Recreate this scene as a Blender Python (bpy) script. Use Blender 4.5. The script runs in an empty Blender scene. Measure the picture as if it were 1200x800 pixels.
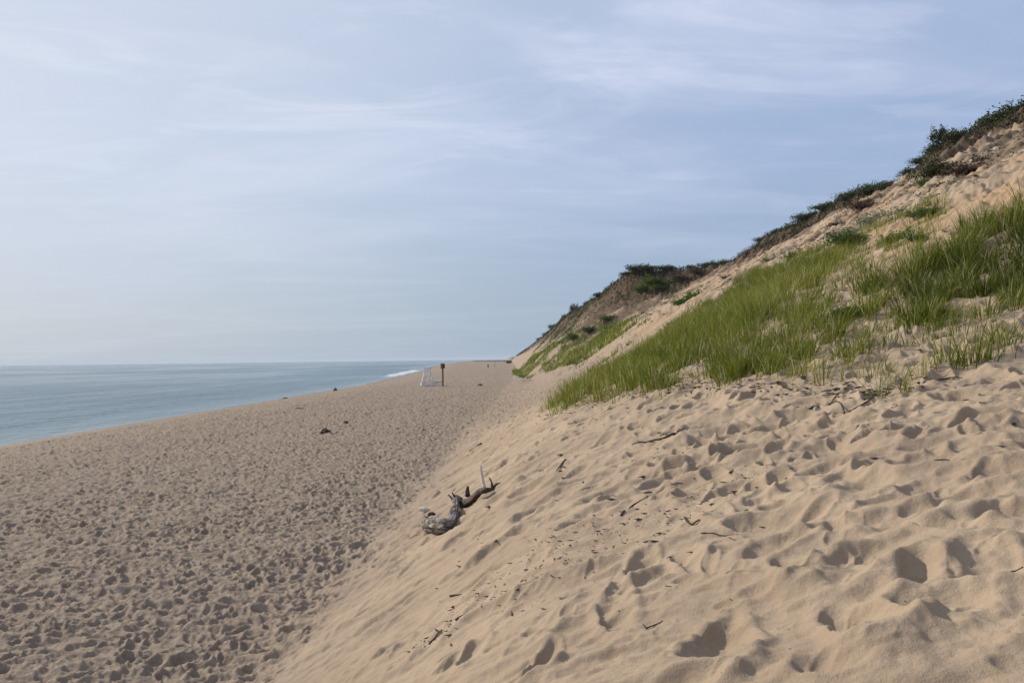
import math, random
import numpy as np
F = np.float32
# ---------------------------------------------------------------- camera constants
CAM_Z = 3.4; FPX = 867.0
PITCH = math.radians(1.35); ROLL = math.radians(0.72)
WATER = -1.5

# ---------------------------------------------------------------- noise
def _h(i, j, s):
    n = i.astype(np.uint32)*np.uint32(374761393)+j.astype(np.uint32)*np.uint32(668265263)+np.uint32((s*1442695041) & 0xFFFFFFFF)
    n ^= n >> np.uint32(13); n *= np.uint32(1274126177); n ^= n >> np.uint32(16); n *= np.uint32(2246822519); n ^= n >> np.uint32(15)
    return (n & np.uint32(0xFFFFFF)).astype(F)*F(1/16777216.0)
def vn(x, y, s=0):
    """gradient noise, about -1..1"""
    xi = np.floor(x); yi = np.floor(y)
    fx = (x-xi).astype(F); fy = (y-yi).astype(F)
    ux = fx*fx*fx*(fx*(fx*6-15)+10); uy = fy*fy*fy*(fy*(fy*6-15)+10)
    xi = xi.astype(np.int64); yi = yi.astype(np.int64)
    def g(a, b):
        t = _h(xi+a, yi+b, s)*F(2*math.pi)
        return np.cos(t)*(fx-a)+np.sin(t)*(fy-b)
    v0 = g(0, 0)*(1-ux)+g(1, 0)*ux; v1 = g(0, 1)*(1-ux)+g(1, 1)*ux
    return (v0*(1-uy)+v1*uy)*F(1.5)
def fbm(x, y, s=0, o=3, gain=.5):
    a = 1.0; r = 0
    for k in range(o):
        r = r+a*vn(x*(2**k), y*(2**k), s+17*k); a *= gain
    return r
def ss(a, b, x):
    t = np.clip((x-a)/(b-a), 0, 1); return t*t*(3-2*t)

# ---------------------------------------------------------------- large shapes of the coast
TY = [-200, 0, 100, 180, 400, 1000, 3500]; TX = [-8, -2.9, .1, .5, 0, -4, -30]
def toe(y):
    y = np.asarray(y, float)
    return np.interp(y, TY, TX)+ss(18, 40, y)*(.7*vn(y*.11, y*0+1.7, 3)+.35*vn(y*.35, y*0+4.7, 4))
SY = [-300, 0, 150, 303, 663, 1500, 3500]; SX = [-31, -32, -30.4, -38.6, -69, -112, -190]
def shore(y): return np.interp(y, SY, SX)
_ut = np.arange(-3, 45, .05)
def _prof(U, Z, sg):
    z = np.interp(_ut, U, Z); k = np.arange(-40, 41)*.05
    w = np.exp(-k*k/(2*sg*sg)); w /= w.sum()
    zp = np.concatenate([np.full(40, z[0]), z, z[-1]+np.arange(1, 41)*(z[-1]-z[-2])])
    return np.convolve(zp, w, 'valid')
PA = _prof([-3, 0, 2.9, 4.5, 5.9, 8.5, 10.5, 13, 18, 45], [0, 0, 1.78, 2.3, 2.62, 3.2, 3.65, 4.7, 7.6, 24], .28)
PB = _prof([-3, 0, 3.3, 12, 18, 45], [0, 0, 2.02, 6.3, 9.6, 25], .3)
PC = _prof([-3, -.5, 2, 5, 8, 12, 18, 45], [0, .0, .35, 1.55, 3.3, 6.2, 9.6, 25], .9)
CY = np.array([-200, -50, 20, 52, 57, 62, 67, 77, 88, 100, 110, 116, 121, 126, 131, 136, 145, 160, 230, 330, 480, 700, 1500, 3500.])
CX = np.array([45, 40, 37, 36, 36, 35.8, 35.5, 35.5, 35.5, 34.6, 34.2, 35, 36, 33, 27, 21.8, 20, 18.5, 15.9, 15.2, 14.5, 12, 6, -20.])
CZ = np.array([19, 19, 19.4, 20.4, 20.5, 20.7, 19.0, 19.7, 19.6, 18.9, 17.5, 17.1, 17.9, 18.5, 18.6, 18.5, 17.4, 16.1, 15.3, 13.7, 13.0, 11.4, 8.5, 8.])
def crest(y): return np.interp(y, CY, CX), np.interp(y, CY, CZ)

def base(x, y):
    """large terrain height, soil mask, u (distance inland of the toe), uc"""
    x = np.asarray(x, float); y = np.asarray(y, float)
    tx = toe(y); u = x-tx
    sx = shore(y)
    t = (sx+15-x)/15.0
    beach = np.where(t > 0, -1.5*np.clip(t, 0, 1)**1.2, 0)-2.2*np.clip(t-1, 0, 3)
    a = 1-ss(7, 17, y)
    g = ss(20, 42, y)
    pb = np.interp(u, _ut, PB)*(1-g)+np.interp(u, _ut, PC)*g
    low = np.interp(u, _ut, PA)*a+pb*(1-a)
    z12 = np.interp(12.0, _ut, PA)*a+np.interp(12.0, _ut, PB)*(1-a)
    X, Z = crest(y)
    jx = .9*vn(y*.09, y*0+3.3, 5)+.45*vn(y*.3, y*0+8.1, 6); jf = np.clip(y/60, 0, 1)
    X = X+jx*jf
    sh = 4.0*np.clip(.8+.5*vn(y*.05, y*0+.4, 9), .4, 1.3)
    uc = X-2.1-tx; zc = Z-sh
    hi = z12+(zc-z12)*(u-12)/(uc-12)
    S = np.where(u < 12, low, hi)
    q_ = np.clip(u, 0, None)/uc; L = zc*(q_*.8+.2*q_**2-.10*np.exp(-((q_-.12)/.12)**2)*ss(0, .1, q_))
    w = 1-ss(70, 135, y)
    s = S*w+L*(1-w)
    sc = ss(0, 2.1, u-uc)
    top = zc+sh*sc
    z = np.where(u < uc, s, np.where(u-uc < 2.1, top, Z-.03*(u-uc-2.1)))
    z = np.where(u < 0, pb+beach, z)
    return z, u, uc

# ---------------------------------------------------------------- camera rays
def ray(px, py):
    """direction through a photo pixel (1200x800)"""
    dx = (px-600)/FPX; dz = -(py-400)/FPX
    c, s = math.cos(-ROLL), math.sin(-ROLL)
    dx, dz = dx*c-dz*s, dx*s+dz*c
    cp, sp = math.cos(PITCH), math.sin(PITCH)
    return dx, cp-dz*sp, sp+dz*cp
def hit(px, py, rmin=1.5, rmax=900, up=0.0):
    d = ray(px, py); n = 6000
    t = rmin*(rmax/rmin)**(np.arange(n)/(n-1))
    x = d[0]*t; y = d[1]*t; z = CAM_Z+d[2]*t
    h = base(x, y)[0]+up
    k = np.argmax(z < h)
    if not (z < h).any(): return None
    k = max(k, 1)
    a = (z[k-1]-h[k-1])/((z[k-1]-h[k-1])-(z[k]-h[k])+1e-9)
    tt = t[k-1]+(t[k]-t[k-1])*a
    return d[0]*tt, d[1]*tt, CAM_Z+d[2]*tt

# ---------------------------------------------------------------- small relief: prints, ripples, gullies
def dents(x, y, s, a, b, depth, prob, seed, rot=None, rotj=math.pi, rim=.45):
    """one foot-sized hollow with a raised rim per jittered cell of size s"""
    ci = np.floor(x/s).astype(np.int64); cj = np.floor(y/s).astype(np.int64)
    out = np.zeros(x.shape, F)
    for di in (-1, 0, 1):
        for dj in (-1, 0, 1):
            i = ci+di; j = cj+dj
            cx = (i+.1+.8*_h(i, j, seed))*s; cy = (j+.1+.8*_h(i, j, seed+1))*s
            th = (_h(i, j, seed+2)*2-1)*rotj+(rot or 0)
            k = .65+.7*_h(i, j, seed+3)
            on = (_h(i, j, seed+4) < prob)
            dx = (x-cx).astype(F); dy = (y-cy).astype(F)
            c = np.cos(th); sn = np.sin(th)
            q2 = ((dx*c+dy*sn)/(a*k))**2+((-dx*sn+dy*c)/(b*k))**2
            q = np.sqrt(q2)
            sk = np.clip((dx*.9-dy*.4)/a, -1, 1)
            h = -depth*np.clip(1-q2, 0, 1)*(1-.45*sk)+rim*depth*np.exp(-((q-1.16)/.24)**2)*(1-.3*sk)
            out += (h*k*on).astype(F)
    return out

FEET = []   # x, y, length, width, angle, depth   (the larger single prints near the viewer)
for px, py, L, W, A, D in [
    (846, 758, .30, .13, 62, .10), (640, 780, .19, .07, 75, .07), (1005, 735, .24, .13, 100, .09),
    (1085, 678, .20, .13, 80, .09), (1018, 664, .36, .15, 18, .08), (915, 650, .22, .10, 10, .07),
    (930, 678, .20, .10, 95, .08), (983, 626, .16, .10, 80, .06), (1058, 614, .27, .15, 5, .08),
    (1100, 626, .22, .10, 120, .06), (1150, 662, .26, .15, 60, .08), (1120, 700, .30, .16, 40, .07),
    (1165, 610, .28, .10, 0, .06), (1195, 603, .2, .14, 20, .08), (1160, 740, .4, .14, 10, .05),
    (960, 608, .16, .07, 30, .05), (1140, 590, .22, .12, 0, .06), (1090, 575, .25, .13, 15, .06),
    (1180, 560, .25, .13, 10, .06), (1010, 575, .24, .12, 0, .06), (970, 560, .22, .12, 20, .05),
    (726, 703, .17, .07, 80, .05), (760, 690, .15, .08, 10, .04), (450, 733, .35, .14, 35, .07),
    (432, 718, .25, .10, 30, .05), (430, 640, .26, .12, 30, .07), (402, 640, .26, .13, 30, .07),
    (490, 660, .32, .11, 25, .06), (360, 745, .26, .13, 20, .08), (352, 733, .22, .10, 10, .06),
    (475, 757, .30, .14, 30, .06), (605, 630, .42, .14, 15, .07), (625, 607, .25, .10, 30, .06),
    (560, 688, .28, .12, 25, .05), (403, 683, .25, .13, 50, .06), (890, 600, .3, .12, 10, .05),
    (640, 552, .45, .18, 20, .08), (695, 560, .42, .20, 20, .08), (652, 585, .5, .16, 15, .07),
    (625, 577, .4, .14, 0, .07), (720, 580, .35, .16, 10, .08), (800, 552, .5, .2, 0, .08), (720, 600, .4, .16, 30, .06),
    (775, 582, .4, .16, 0, .07), (870, 532, .6, .25, 0, .09), (1020, 655, .14, .09, 0, .03), (1165, 495, .7, .25, 0, .10),
    (1090, 545, .4, .18, 5, .08), (840, 505, .5, .18, 0, .07), (940, 515, .5, .18, 0, .06)]:
    h_ = hit(px, py)
    if h_: FEET.append((h_[0], h_[1], L, W, math.radians(A), D))
for k in range(9):   # a walker's line of prints running off along the toe of the slope
    FEET.append((-1.5-.25*k+.12*(k % 2), 9.5+.75*k*(-1)**0, .24, .11, math.radians(95+8*(k % 3)), .06))

def detail(x, y, u, uc):
    r = np.hypot(x, y)
    z = np.zeros(x.shape, F)
    sx = shore(y)
    # --- trampled flat beach
    ed = u+.35*vn(x*.9, y*.35, 21)
    tramp = ss(17, 30, y+1.2*vn(x*.3, y*.2, 22))*(1-ss(9, 15, u))*.8
    mb = np.maximum(1-ss(-.45, .9, ed+.5*vn(x*2.2, y*1.3, 23)), tramp)*ss(2.5, 7, x-sx)*(1-.6*ss(250, 600, r))
    i = mb > .003
    if i.any():
        X = x[i]; Y = y[i]
        wx = X+.10*vn(X*1.7, Y*1.7, 31); wy = Y+.10*vn(X*1.7, Y*1.7, 32)
        fr = 1.22+.8*ss(14, 70, r[i])
        h = (dents(wx, wy, .26, .135, .072, .031, .85, 40)*(.65+.6*ss(-.4, .4, vn(X*.35, Y*.35, 24)))+dents(wx, wy, .18, .085, .05, .020, .85, 50))*fr
        h += .040*fbm(X*2.2, Y*4.2, 60, 4, .60)*fr+.035*vn(X*.45, Y*.45, 61)
        z[i] += (h*mb[i]).astype(F)
    # --- sand slope: slides and ridges down the fall line
    ms = ss(-.2, .6, ed)*(1-ss(16, 22, u))
    i = ms > .003
    if i.any():
        X = x[i]; Y = y[i]; ui = u[i]
        near = 1-ss(9, 16, Y)
        terr = ss(3.0, 5.0, ui)*near+(ss(3.2, 6, ui))*(1-near)*.6     # flatter ground above the brow
        wy = Y+.18*vn(X*.8, Y*.8, 71)+X*.22
        rd = 1-np.abs(vn(wy*1.15, X*.16, 72))*2
        fl = .090*rd+.040*vn(wy*3.3, X*.45, 73)+.018*vn(wy*8.5, X*1.1, 74)
        h = fl*(1-.45*terr)
        h += dents(X, Y, .70, .22, .10, .070, .6, 80, rot=.2, rotj=.5)*(1-terr)*(.35+.65*ss(.5, -1, vn(X*.3, Y*.3, 84)))
        rg = ss(7, 13, Y)
        h += dents(X, Y, .34, .12, .055, .034, .5+.3, 85, rot=.2, rotj=.7)*(1-terr)*(.35+.65*rg)+(.020*fbm(X*1.6, Y*5.5, 86, 3, .65))*(1-terr)*(.4+.9*rg)
        h += .010*fbm(X*5.5, wy*9, 87, 3, .6)*(1-terr*.3)
        # hummocks with soft crests on the terrace
        q = vn(X*.95+.3*vn(X*2, Y*2, 91), Y*1.25, 92)
        hm = .062*(1-np.abs(q)*2.2)+.03*vn(X*2.6, Y*2.9, 93)+.05*vn(X*.5, Y*.6, 94)
        h += hm*terr*np.clip(Y/5, .45, 1.0)
        far = ss(4.2, 6.5, Y)
        h += (.022*fbm(X*3.4, Y*4.6, 99, 3, .6))*terr*far
        h += (dents(X+.05*vn(X*4, Y*4, 95), Y, .52, .20, .11, .070, .8, 96, rot=.3, rotj=1.3)
              + dents(X, Y+.05*vn(X*4, Y*4, 97), .33, .12, .07, .042, .75, 98))*terr*far
        nr_ = 1-ss(4.6, 7.0, Y)
        h += (dents(X+.06*vn(X*3, Y*3, 121), Y, .50, .17, .085, .034, .55, 122, rot=.5, rotj=1.2)+dents(X, Y, .23, .07, .035, .010, .6, 124, rot=.3, rotj=1.0)+.007*fbm(X*4, wy*11, 126, 3, .6))*nr_
        z[i] += (h*ms[i]).astype(F)
    # --- bluff: gullies, slides, root clods under the edge
    mf = np.maximum(ss(9, 15, u), .42*ss(2.5, 6, u)*ss(30, 45, y))*(1-ss(-.2, .9, u-uc)*.6)
    i = (mf > .003) & (r > 8)
    if i.any():
        X = x[i]; Y = y[i]; f = (u[i]/np.maximum(uc[i], 1))
        wy = Y+.5*vn(X*.25, Y*.25, 101)
        g = .50*(1-np.abs(vn(wy*.36, X*.045, 102))*2)+.22*vn(wy*.95, X*.12, 103)+.10*vn(wy*2.4, X*.3, 104)
        c = .30*fbm(X*.8, Y*.8, 105, 4, .55)+.10*fbm(X*1.6, Y*4.2, 107, 2, .6)*ss(20, 40, Y)
        top = ss(.78, .97, f)
        z[i] += ((g*(.6+.6*ss(.35, .9, f))+c*(.7+1.5*top)+.06*fbm(X*3.1, Y*3.1, 108, 3, .6))*mf[i]).astype(F)
    # --- single large prints
    for (fx, fy, L, W, A, D) in FEET:
        R = 3*L
        k = np.nonzero((np.abs(x-fx) < R) & (np.abs(y-fy) < R))[0]
        if not len(k): continue
        dx = x[k]-fx; dy = y[k]-fy; c = math.cos(A); s = math.sin(A)
        a = (dx*c+dy*s)/L; b = (-dx*s+dy*c)/W
        b = b*(1+.35*a)+.15*vn(dx*6+fx*9, dy*6, 7)
        b = b+.22*vn(dx*3.1+fy*5, dy*3.1+fx, 8); a = a+.15*vn(dx*4.1, dy*4.1+fx*3, 11)
        q2 = a*a+b*b; q = np.sqrt(q2); sk = np.clip((dx*.88-dy*.47)/L, -1, 1)
        z[k] += (-D*.78*np.clip(1-q2, 0, 1)**1.1*(1-.55*sk)+.006*vn(dx*22, dy*22, 12)*np.exp(-q2*.8)+.012*vn(dx*9, dy*9, 13)*np.exp(-q2*.6)+.30*D*np.exp(-((q-1.2)/.3)**2)*(1-.6*a.clip(-1, 1))).astype(F)
    return z

def height(x, y):
    x = np.atleast_1d(np.asarray(x, float)); y = np.atleast_1d(np.asarray(y, float))
    b, u, uc = base(x, y)
    return b+detail(x, y, u, uc)
def h1(x, y): return float(height(x, y)[0])

# ================================================================ Blender
import bpy
from mathutils import Vector, Matrix
sc = bpy.context.scene
COL = sc.collection
rng = np.random.default_rng(7); random.seed(7)

def nt(m):
    m.use_nodes = True; t = m.node_tree; t.nodes.clear(); return t
class NB:
    """tiny node builder"""
    def __init__(s, t): s.t = t
    def n(s, kind, ins=None, **kw):
        nd = s.t.nodes.new(kind)
        for k, v in kw.items(): setattr(nd, k, v)
        for k, v in (ins or {}).items(): s.put(nd.inputs[k], v)
        return nd
    def put(s, sock, v):
        if isinstance(v, bpy.types.NodeSocket): s.t.links.new(v, sock)
        else: sock.default_value = v
    def mix(s, f, a, b, mode='MIX'):
        nd = s.t.nodes.new('ShaderNodeMix'); nd.data_type = 'RGBA'; nd.blend_type = mode
        s.put(nd.inputs[0], f); s.put(nd.inputs[6], a); s.put(nd.inputs[7], b); return nd.outputs[2]
    def m(s, op, a, b=0.0, c=None, clamp=False):
        nd = s.t.nodes.new('ShaderNodeMath'); nd.operation = op; nd.use_clamp = clamp
        s.put(nd.inputs[0], a); s.put(nd.inputs[1], b)
        if c is not None: s.put(nd.inputs[2], c)
        return nd.outputs[0]
    def noise(s, vec, scale, detail=3, rough=.5, dist=0.0):
        return s.n('ShaderNodeTexNoise', {'Vector': vec, 'Scale': scale, 'Detail': detail, 'Roughness': rough, 'Distortion': dist}).outputs[0]
    def ramp(s, f, a, b):
        return s.n('ShaderNodeMapRange', {0: f, 1: a, 2: b}, interpolation_type='SMOOTHSTEP').outputs[0]
def C(r, g, b): return (r, g, b, 1)

def mat_sand():
    m = bpy.data.materials.new('sand'); t = nt(m); B = NB(t)
    geo = B.n('ShaderNodeNewGeometry').outputs['Position']
    msk = B.n('ShaderNodeAttribute', attribute_name='mask')
    sep = B.n('ShaderNodeSeparateColor', {0: msk.outputs['Color']})
    soil, beach, rust = sep.outputs[0], sep.outputs[1], sep.outputs[2]; wet = msk.outputs['Alpha']
    n1 = B.noise(geo, .55, 4, .6); n2 = B.noise(geo, 7, 4, .6)
    c = B.mix(B.ramp(n1, .35, .65), C(.362, .277, .194), C(.302, .229, .162))
    c = B.mix(B.m('MULTIPLY', B.ramp(n2, .45, .75), .35), c, C(.29, .215, .152))
    bc = B.mix(B.ramp(n2, .35, .7), C(.262, .206, .157), C(.196, .152, .117))
    c = B.mix(B.m('MULTIPLY', beach, 1.0, clamp=True), c, bc)
    c = B.mix(B.m('MULTIPLY', rust, .85), c, C(.36, .225, .11))
    st = B.noise(geo, 1.6, 5, .7)
    so = B.mix(B.ramp(st, .38, .66), C(.115, .075, .048), C(.030, .020, .015))
    c = B.mix(soil, c, so)
    c = B.mix(B.m('MULTIPLY', wet, .62), c, C(.10, .078, .060))
    g = B.noise(geo, 190, 3, .8); g2 = B.noise(geo, 75, 4, .75)
    c = B.mix(B.ramp(g, .56, .74), c, B.mix(.7, c, C(.07, .05, .035)))
    c = B.mix(B.ramp(g, .42, .27), c, B.mix(.30, c, C(.75, .62, .48)))
    c = B.mix(B.m('MULTIPLY', B.ramp(g2, .58, .72), .4), c, C(.20, .14, .10))
    h = B.m('ADD', B.m('MULTIPLY', g, .35), B.m('ADD', B.m('MULTIPLY', B.noise(geo, 60, 4, .75), .6), B.m('MULTIPLY', n2, 2.0)))
    mp = B.n('ShaderNodeMapping', {'Vector': geo, 'Scale': (1, 1.5, 1)}).outputs[0]
    h = B.m('ADD', h, B.m('MULTIPLY', beach, B.m('MULTIPLY', B.noise(mp, 4.2, 4, .65), 5.0)))
    bp = B.n('ShaderNodeBump', {'Height': h, 'Strength': .8, 'Distance': .014})
    p = B.n('ShaderNodeBsdfPrincipled', {'Base Color': c, 'Roughness': B.m('SUBTRACT', .95, B.m('MULTIPLY', wet, .45)),
            'Normal': bp.outputs[0], 'Specular IOR Level': .18})
    o = B.n('ShaderNodeOutputMaterial', {0: p.outputs[0]}); return m

def mat_sea():
    m = bpy.data.materials.new('sea water'); t = nt(m); B = NB(t)
    geo = B.n('ShaderNodeNewGeometry').outputs['Position']
    foam = B.n('ShaderNodeAttribute', attribute_name='foam').outputs['Fac']
    mp = B.n('ShaderNodeMapping', {'Vector': geo, 'Scale': (1.0, .55, 1)}).outputs[0]
    a = B.noise(mp, .9, 4, .6, .3); b = B.noise(mp, .16, 3, .5); d = B.noise(mp, .02, 3, .5)
    h = B.m('ADD', B.m('MULTIPLY', a, .42), B.m('MULTIPLY', b, .9))
    bp = B.n('ShaderNodeBump', {'Height': h, 'Strength': .9, 'Distance': 1.0})
    c = B.mix(B.ramp(d, .4, .62), C(.017, .066, .088), C(.032, .100, .122))
    sheen = B.n('ShaderNodeAttribute', attribute_name='shore_sheen').outputs['Fac']
    c = B.mix(sheen, c, C(.12, .17, .18))  # bright sky reflected by smooth inshore water, mixed into the base colour
    f = B.m('MULTIPLY', foam, B.ramp(B.noise(geo, 2.4, 4, .7), .30, .50))
    c = B.mix(f, c, C(.72, .73, .72))
    p = B.n('ShaderNodeBsdfPrincipled', {'Base Color': c, 'Roughness': B.m('ADD', B.m('MULTIPLY_ADD', B.ramp(B.noise(B.n('ShaderNodeMapping', {'Vector': geo, 'Scale': (.02, .006, 1)}).outputs[0], 1.0, 4, .6), .4, .6), .14, .11), B.m('MULTIPLY', f, .6)), 'IOR': 1.33, 'Normal': bp.outputs[0]})
    B.n('ShaderNodeOutputMaterial', {0: p.outputs[0]}); return m

def mat_leaf(name, stops, rough=.6, trans=.35):
    m = bpy.data.materials.new(name); t = nt(m); B = NB(t)
    tn = B.n('ShaderNodeAttribute', attribute_name='tint').outputs['Fac']
    oi = B.n('ShaderNodeObjectInfo').outputs['Random']
    r = B.n('ShaderNodeValToRGB', {0: tn}); e = r.color_ramp.elements
    while len(e) < len(stops): e.new(.5)
    for k, (q, c) in enumerate(stops): e[k].position = q; e[k].color = C(*c)
    hs = B.n('ShaderNodeHueSaturation', {'Hue': B.m('MULTIPLY_ADD', oi, .012, .488), 'Value': B.m('MULTIPLY_ADD', oi, .4, .8), 'Color': r.outputs[0]}).outputs[0]
    p = B.n('ShaderNodeBsdfPrincipled', {'Base Color': hs, 'Roughness': rough, 'Specular IOR Level': .25})
    tr = B.n('ShaderNodeBsdfTranslucent', {'Color': hs})
    mx = B.n('ShaderNodeMixShader', {0: trans, 1: p.outputs[0], 2: tr.outputs[0]})
    B.n('ShaderNodeOutputMaterial', {0: mx.outputs[0]}); return m

def mat_plain(name, c1, c2, scale=6, rough=.8, stretch=(1, 1, 1), bump=.01, lo=.35, hi=.65):
    m = bpy.data.materials.new(name); t = nt(m); B = NB(t)
    oc = B.n('ShaderNodeTexCoord').outputs['Object']
    mp = B.n('ShaderNodeMapping', {'Vector': oc, 'Scale': stretch}).outputs[0]
    n = B.noise(mp, scale, 5, .65)
    bp = B.n('ShaderNodeBump', {'Height': n, 'Strength': .7, 'Distance': bump})
    p = B.n('ShaderNodeBsdfPrincipled', {'Base Color': B.mix(B.ramp(n, lo, hi), C(*c1), C(*c2)), 'Roughness': rough, 'Normal': bp.outputs[0], 'Specular IOR Level': .25})
    B.n('ShaderNodeOutputMaterial', {0: p.outputs[0]}); return m

M = dict(
    sand=mat_sand(), sea=mat_sea(),
    grass=mat_leaf('beach grass', [(0, (.030, .050, .008)), (.35, (.094, .132, .010)), (.70, (.190, .217, .017)), (.90, (.29, .28, .08)), (1, (.55, .49, .28))], .5, .46),
    scrub=mat_leaf('scrub leaves', [(0, (.020, .028, .014)), (.5, (.045, .060, .022)), (.85, (.075, .090, .030)), (1, (.13, .11, .06))], .65, .2),
    green=mat_leaf('bright leaves', [(0, (.030, .055, .012)), (.5, (.065, .115, .018)), (1, (.13, .17, .035))], .6, .3),
    silver=mat_leaf('silvery leaves', [(0, (.06, .075, .05)), (.5, (.12, .14, .095)), (1, (.20, .21, .15))], .8, .2),
    brown=mat_leaf('dead brush', [(0, (.025, .016, .011)), (.5, (.060, .038, .024)), (1, (.15, .11, .075))], .8, .1),
    stem=mat_plain('bush wood', (.06, .045, .035), (.13, .10, .08), 9),
    dark=mat_plain('dark twig wood', (.016, .012, .010), (.065, .045, .032), 30, .75),
    tan=mat_plain('pale twig wood', (.20, .14, .09), (.34, .26, .18), 30, .8),
    bleach=mat_plain('bleached wood', (.62, .57, .50), (.36, .31, .26), 24, .75),
    log=mat_plain('weathered log wood', (.060, .045, .036), (.40, .35, .30), 5, .85, (1.5, 1.0, 4.5), .03, .40, .72),
    logdark=mat_plain('charred log wood', (.020, .014, .012), (.10, .066, .048), 14, .8, (1, 1, 1), .02),
    white=mat_plain('white paint', (.74, .73, .71), (.60, .59, .57), 3, .6),
    post=mat_plain('brown post wood', (.075, .042, .028), (.12, .070, .048), 5, .8),
    board=mat_plain('dark brown board', (.035, .016, .014), (.06, .028, .022), 5, .6),
    weed=mat_plain('seaweed', (.05, .038, .027), (.12, .088, .06), 18, .6),
    skin=mat_plain('skin', (.42, .26, .18), (.38, .23, .16), 3),
    navy=mat_plain('dark clothes', (.018, .020, .030), (.03, .03, .04), 3),
    pale=mat_plain('pale clothes', (.55, .52, .50), (.65, .62, .6), 3),
    hair=mat_plain('hair', (.03, .02, .015), (.05, .03, .02), 9),
)

def meta(o, label=None, cat=None, group=None, kind=None):
    if label: o['label'] = label
    if cat: o['category'] = cat
    if group: o['group'] = group
    if kind: o['kind'] = kind
    return o
def mesh_np(name, V, Fc, mat, parent=None, smooth=True, attrs=None, loc=None):
    """V (n,3), Fc (m,k) constant face size -> one mesh object"""
    V = np.asarray(V, np.float32); Fc = np.asarray(Fc, np.int32)
    me = bpy.data.meshes.new(name); n, k = Fc.shape
    me.vertices.add(len(V)); me.vertices.foreach_set('co', V.ravel())
    me.loops.add(n*k); me.loops.foreach_set('vertex_index', Fc.ravel())
    me.polygons.add(n); me.polygons.foreach_set('loop_start', np.arange(0, n*k, k, dtype=np.int32))
    me.polygons.foreach_set('use_smooth', np.full(n, smooth))
    for an, (ty, arr) in (attrs or {}).items():
        a = me.attributes.new(an, ty, 'POINT')
        a.data.foreach_set('color' if ty == 'FLOAT_COLOR' else 'value', np.asarray(arr, np.float32).ravel())
    me.update(calc_edges=True); me.validate()
    me.materials.append(mat)
    o = bpy.data.objects.new(name, me); COL.objects.link(o)
    if parent: o.parent = parent
    if loc is not None: o.location = loc
    return o
def empty(name, loc, rz=0, **k):
    o = bpy.data.objects.new(name, None); COL.objects.link(o); o.location = loc; o.rotation_euler.z = rz
    o.empty_display_size = .2
    return meta(o, **k)

class MB:
    def __init__(s): s.V = []; s.Q = []; s.n = 0
    def add(s, V, Q):
        s.V.append(np.asarray(V, float)); s.Q.append(np.asarray(Q, int)+s.n); s.n += len(V)
    def bar(s, a, b, w, d=None):
        """square timber from a to b"""
        d = d or w; a = Vector(a); b = Vector(b); t = (b-a).normalized()
        up = Vector((0, 0, 1)) if abs(t.z) < .9 else Vector((0, 1, 0))
        x = t.cross(up).normalized()*w/2; y = t.cross(x).normalized()*d/2
        e = min(w, d)*.12; V = []
        for p, q in ((a, 1-.24), (a+t*e, 1), (b-t*e, 1), (b, 1-.24)):
            for sx, sy in ((-1, -1), (1, -1), (1, 1), (-1, 1)): V.append(p+x*sx*q+y*sy*q)
        Q = [[0, 3, 2, 1], [12, 13, 14, 15]]
        for r in range(3):
            for k in range(4): Q.append([r*4+k, r*4+(k+1) % 4, r*4+4+(k+1) % 4, r*4+4+k])
        s.add([tuple(v) for v in V], Q)
    def box(s, lo, hi):
        x = (lo[0]+hi[0])/2; y = (lo[1]+hi[1])/2
        s.bar((x, y, lo[2]), (x, y, hi[2]), hi[1]-lo[1], hi[0]-lo[0])
    def tube(s, P, R, sides=7, sub=4, rough=0.0, flat=1.0, seed=0):
        P = np.asarray(P, float); R = np.asarray(R, float); n = len(P)
        T = np.linspace(0, n-1, (n-1)*sub+1)
        Pp = np.vstack([2*P[0]-P[1], P, 2*P[-1]-P[-2]]); out = []
        for t in T:
            i = min(int(t), n-2); f = t-i; p0, p1, p2, p3 = Pp[i:i+4]
            out.append(.5*((2*p1)+(-p0+p2)*f+(2*p0-5*p1+4*p2-p3)*f*f+(-p0+3*p1-3*p2+p3)*f**3))
        out = np.array(out); rr = np.interp(T, np.arange(n), R)
        tg = np.gradient(out, axis=0); tg /= np.linalg.norm(tg, axis=1)[:, None]+1e-9
        V = []; rnd = np.random.default_rng(seed+5); ph = rnd.random(4)*6
        for k in range(len(out)):
            up = np.array([0, 0, 1.]) if abs(tg[k][2]) < .92 else np.array([1., 0, 0])
            a = np.cross(tg[k], up); a /= np.linalg.norm(a); b = np.cross(tg[k], a)
            for j in range(sides):
                th = 2*math.pi*j/sides
                q = 1+rough*(math.sin(3*th+ph[0]+k*.15)*.5+math.sin(5*th+ph[1]-k*.4)*.3+(rnd.random()-.5)*.7)
                V.append(out[k]+(a*math.cos(th)+b*math.sin(th)*flat)*rr[k]*q)
        Q = []
        for k in range(len(out)-1):
            for j in range(sides):
                j2 = (j+1) % sides; Q.append([k*sides+j, k*sides+j2, (k+1)*sides+j2, (k+1)*sides+j])
        m = len(V); V.append(out[0]-tg[0]*rr[0]*.4); V.append(out[-1]+tg[-1]*rr[-1]*.6); e = (len(out)-1)*sides
        for j in range(0, sides, 1):
            j2 = (j+1) % sides; Q.append([j2, j, m, m]); Q.append([e+j, e+j2, m+1, m+1])
        s.add(V, Q)
    def build(s, name, mat, parent=None, loc=None, smooth=True):
        V = np.vstack(s.V); Q = np.vstack(s.Q)
        me = bpy.data.meshes.new(name)
        me.from_pydata(V.tolist(), [], [list(dict.fromkeys(q)) for q in Q.tolist()])
        me.materials.append(mat)
        for p in me.polygons: p.use_smooth = smooth
        me.update()
        o = bpy.data.objects.new(name, me); COL.objects.link(o)
        if parent: o.parent = parent
        if loc is not None: o.location = loc
        return o
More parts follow.
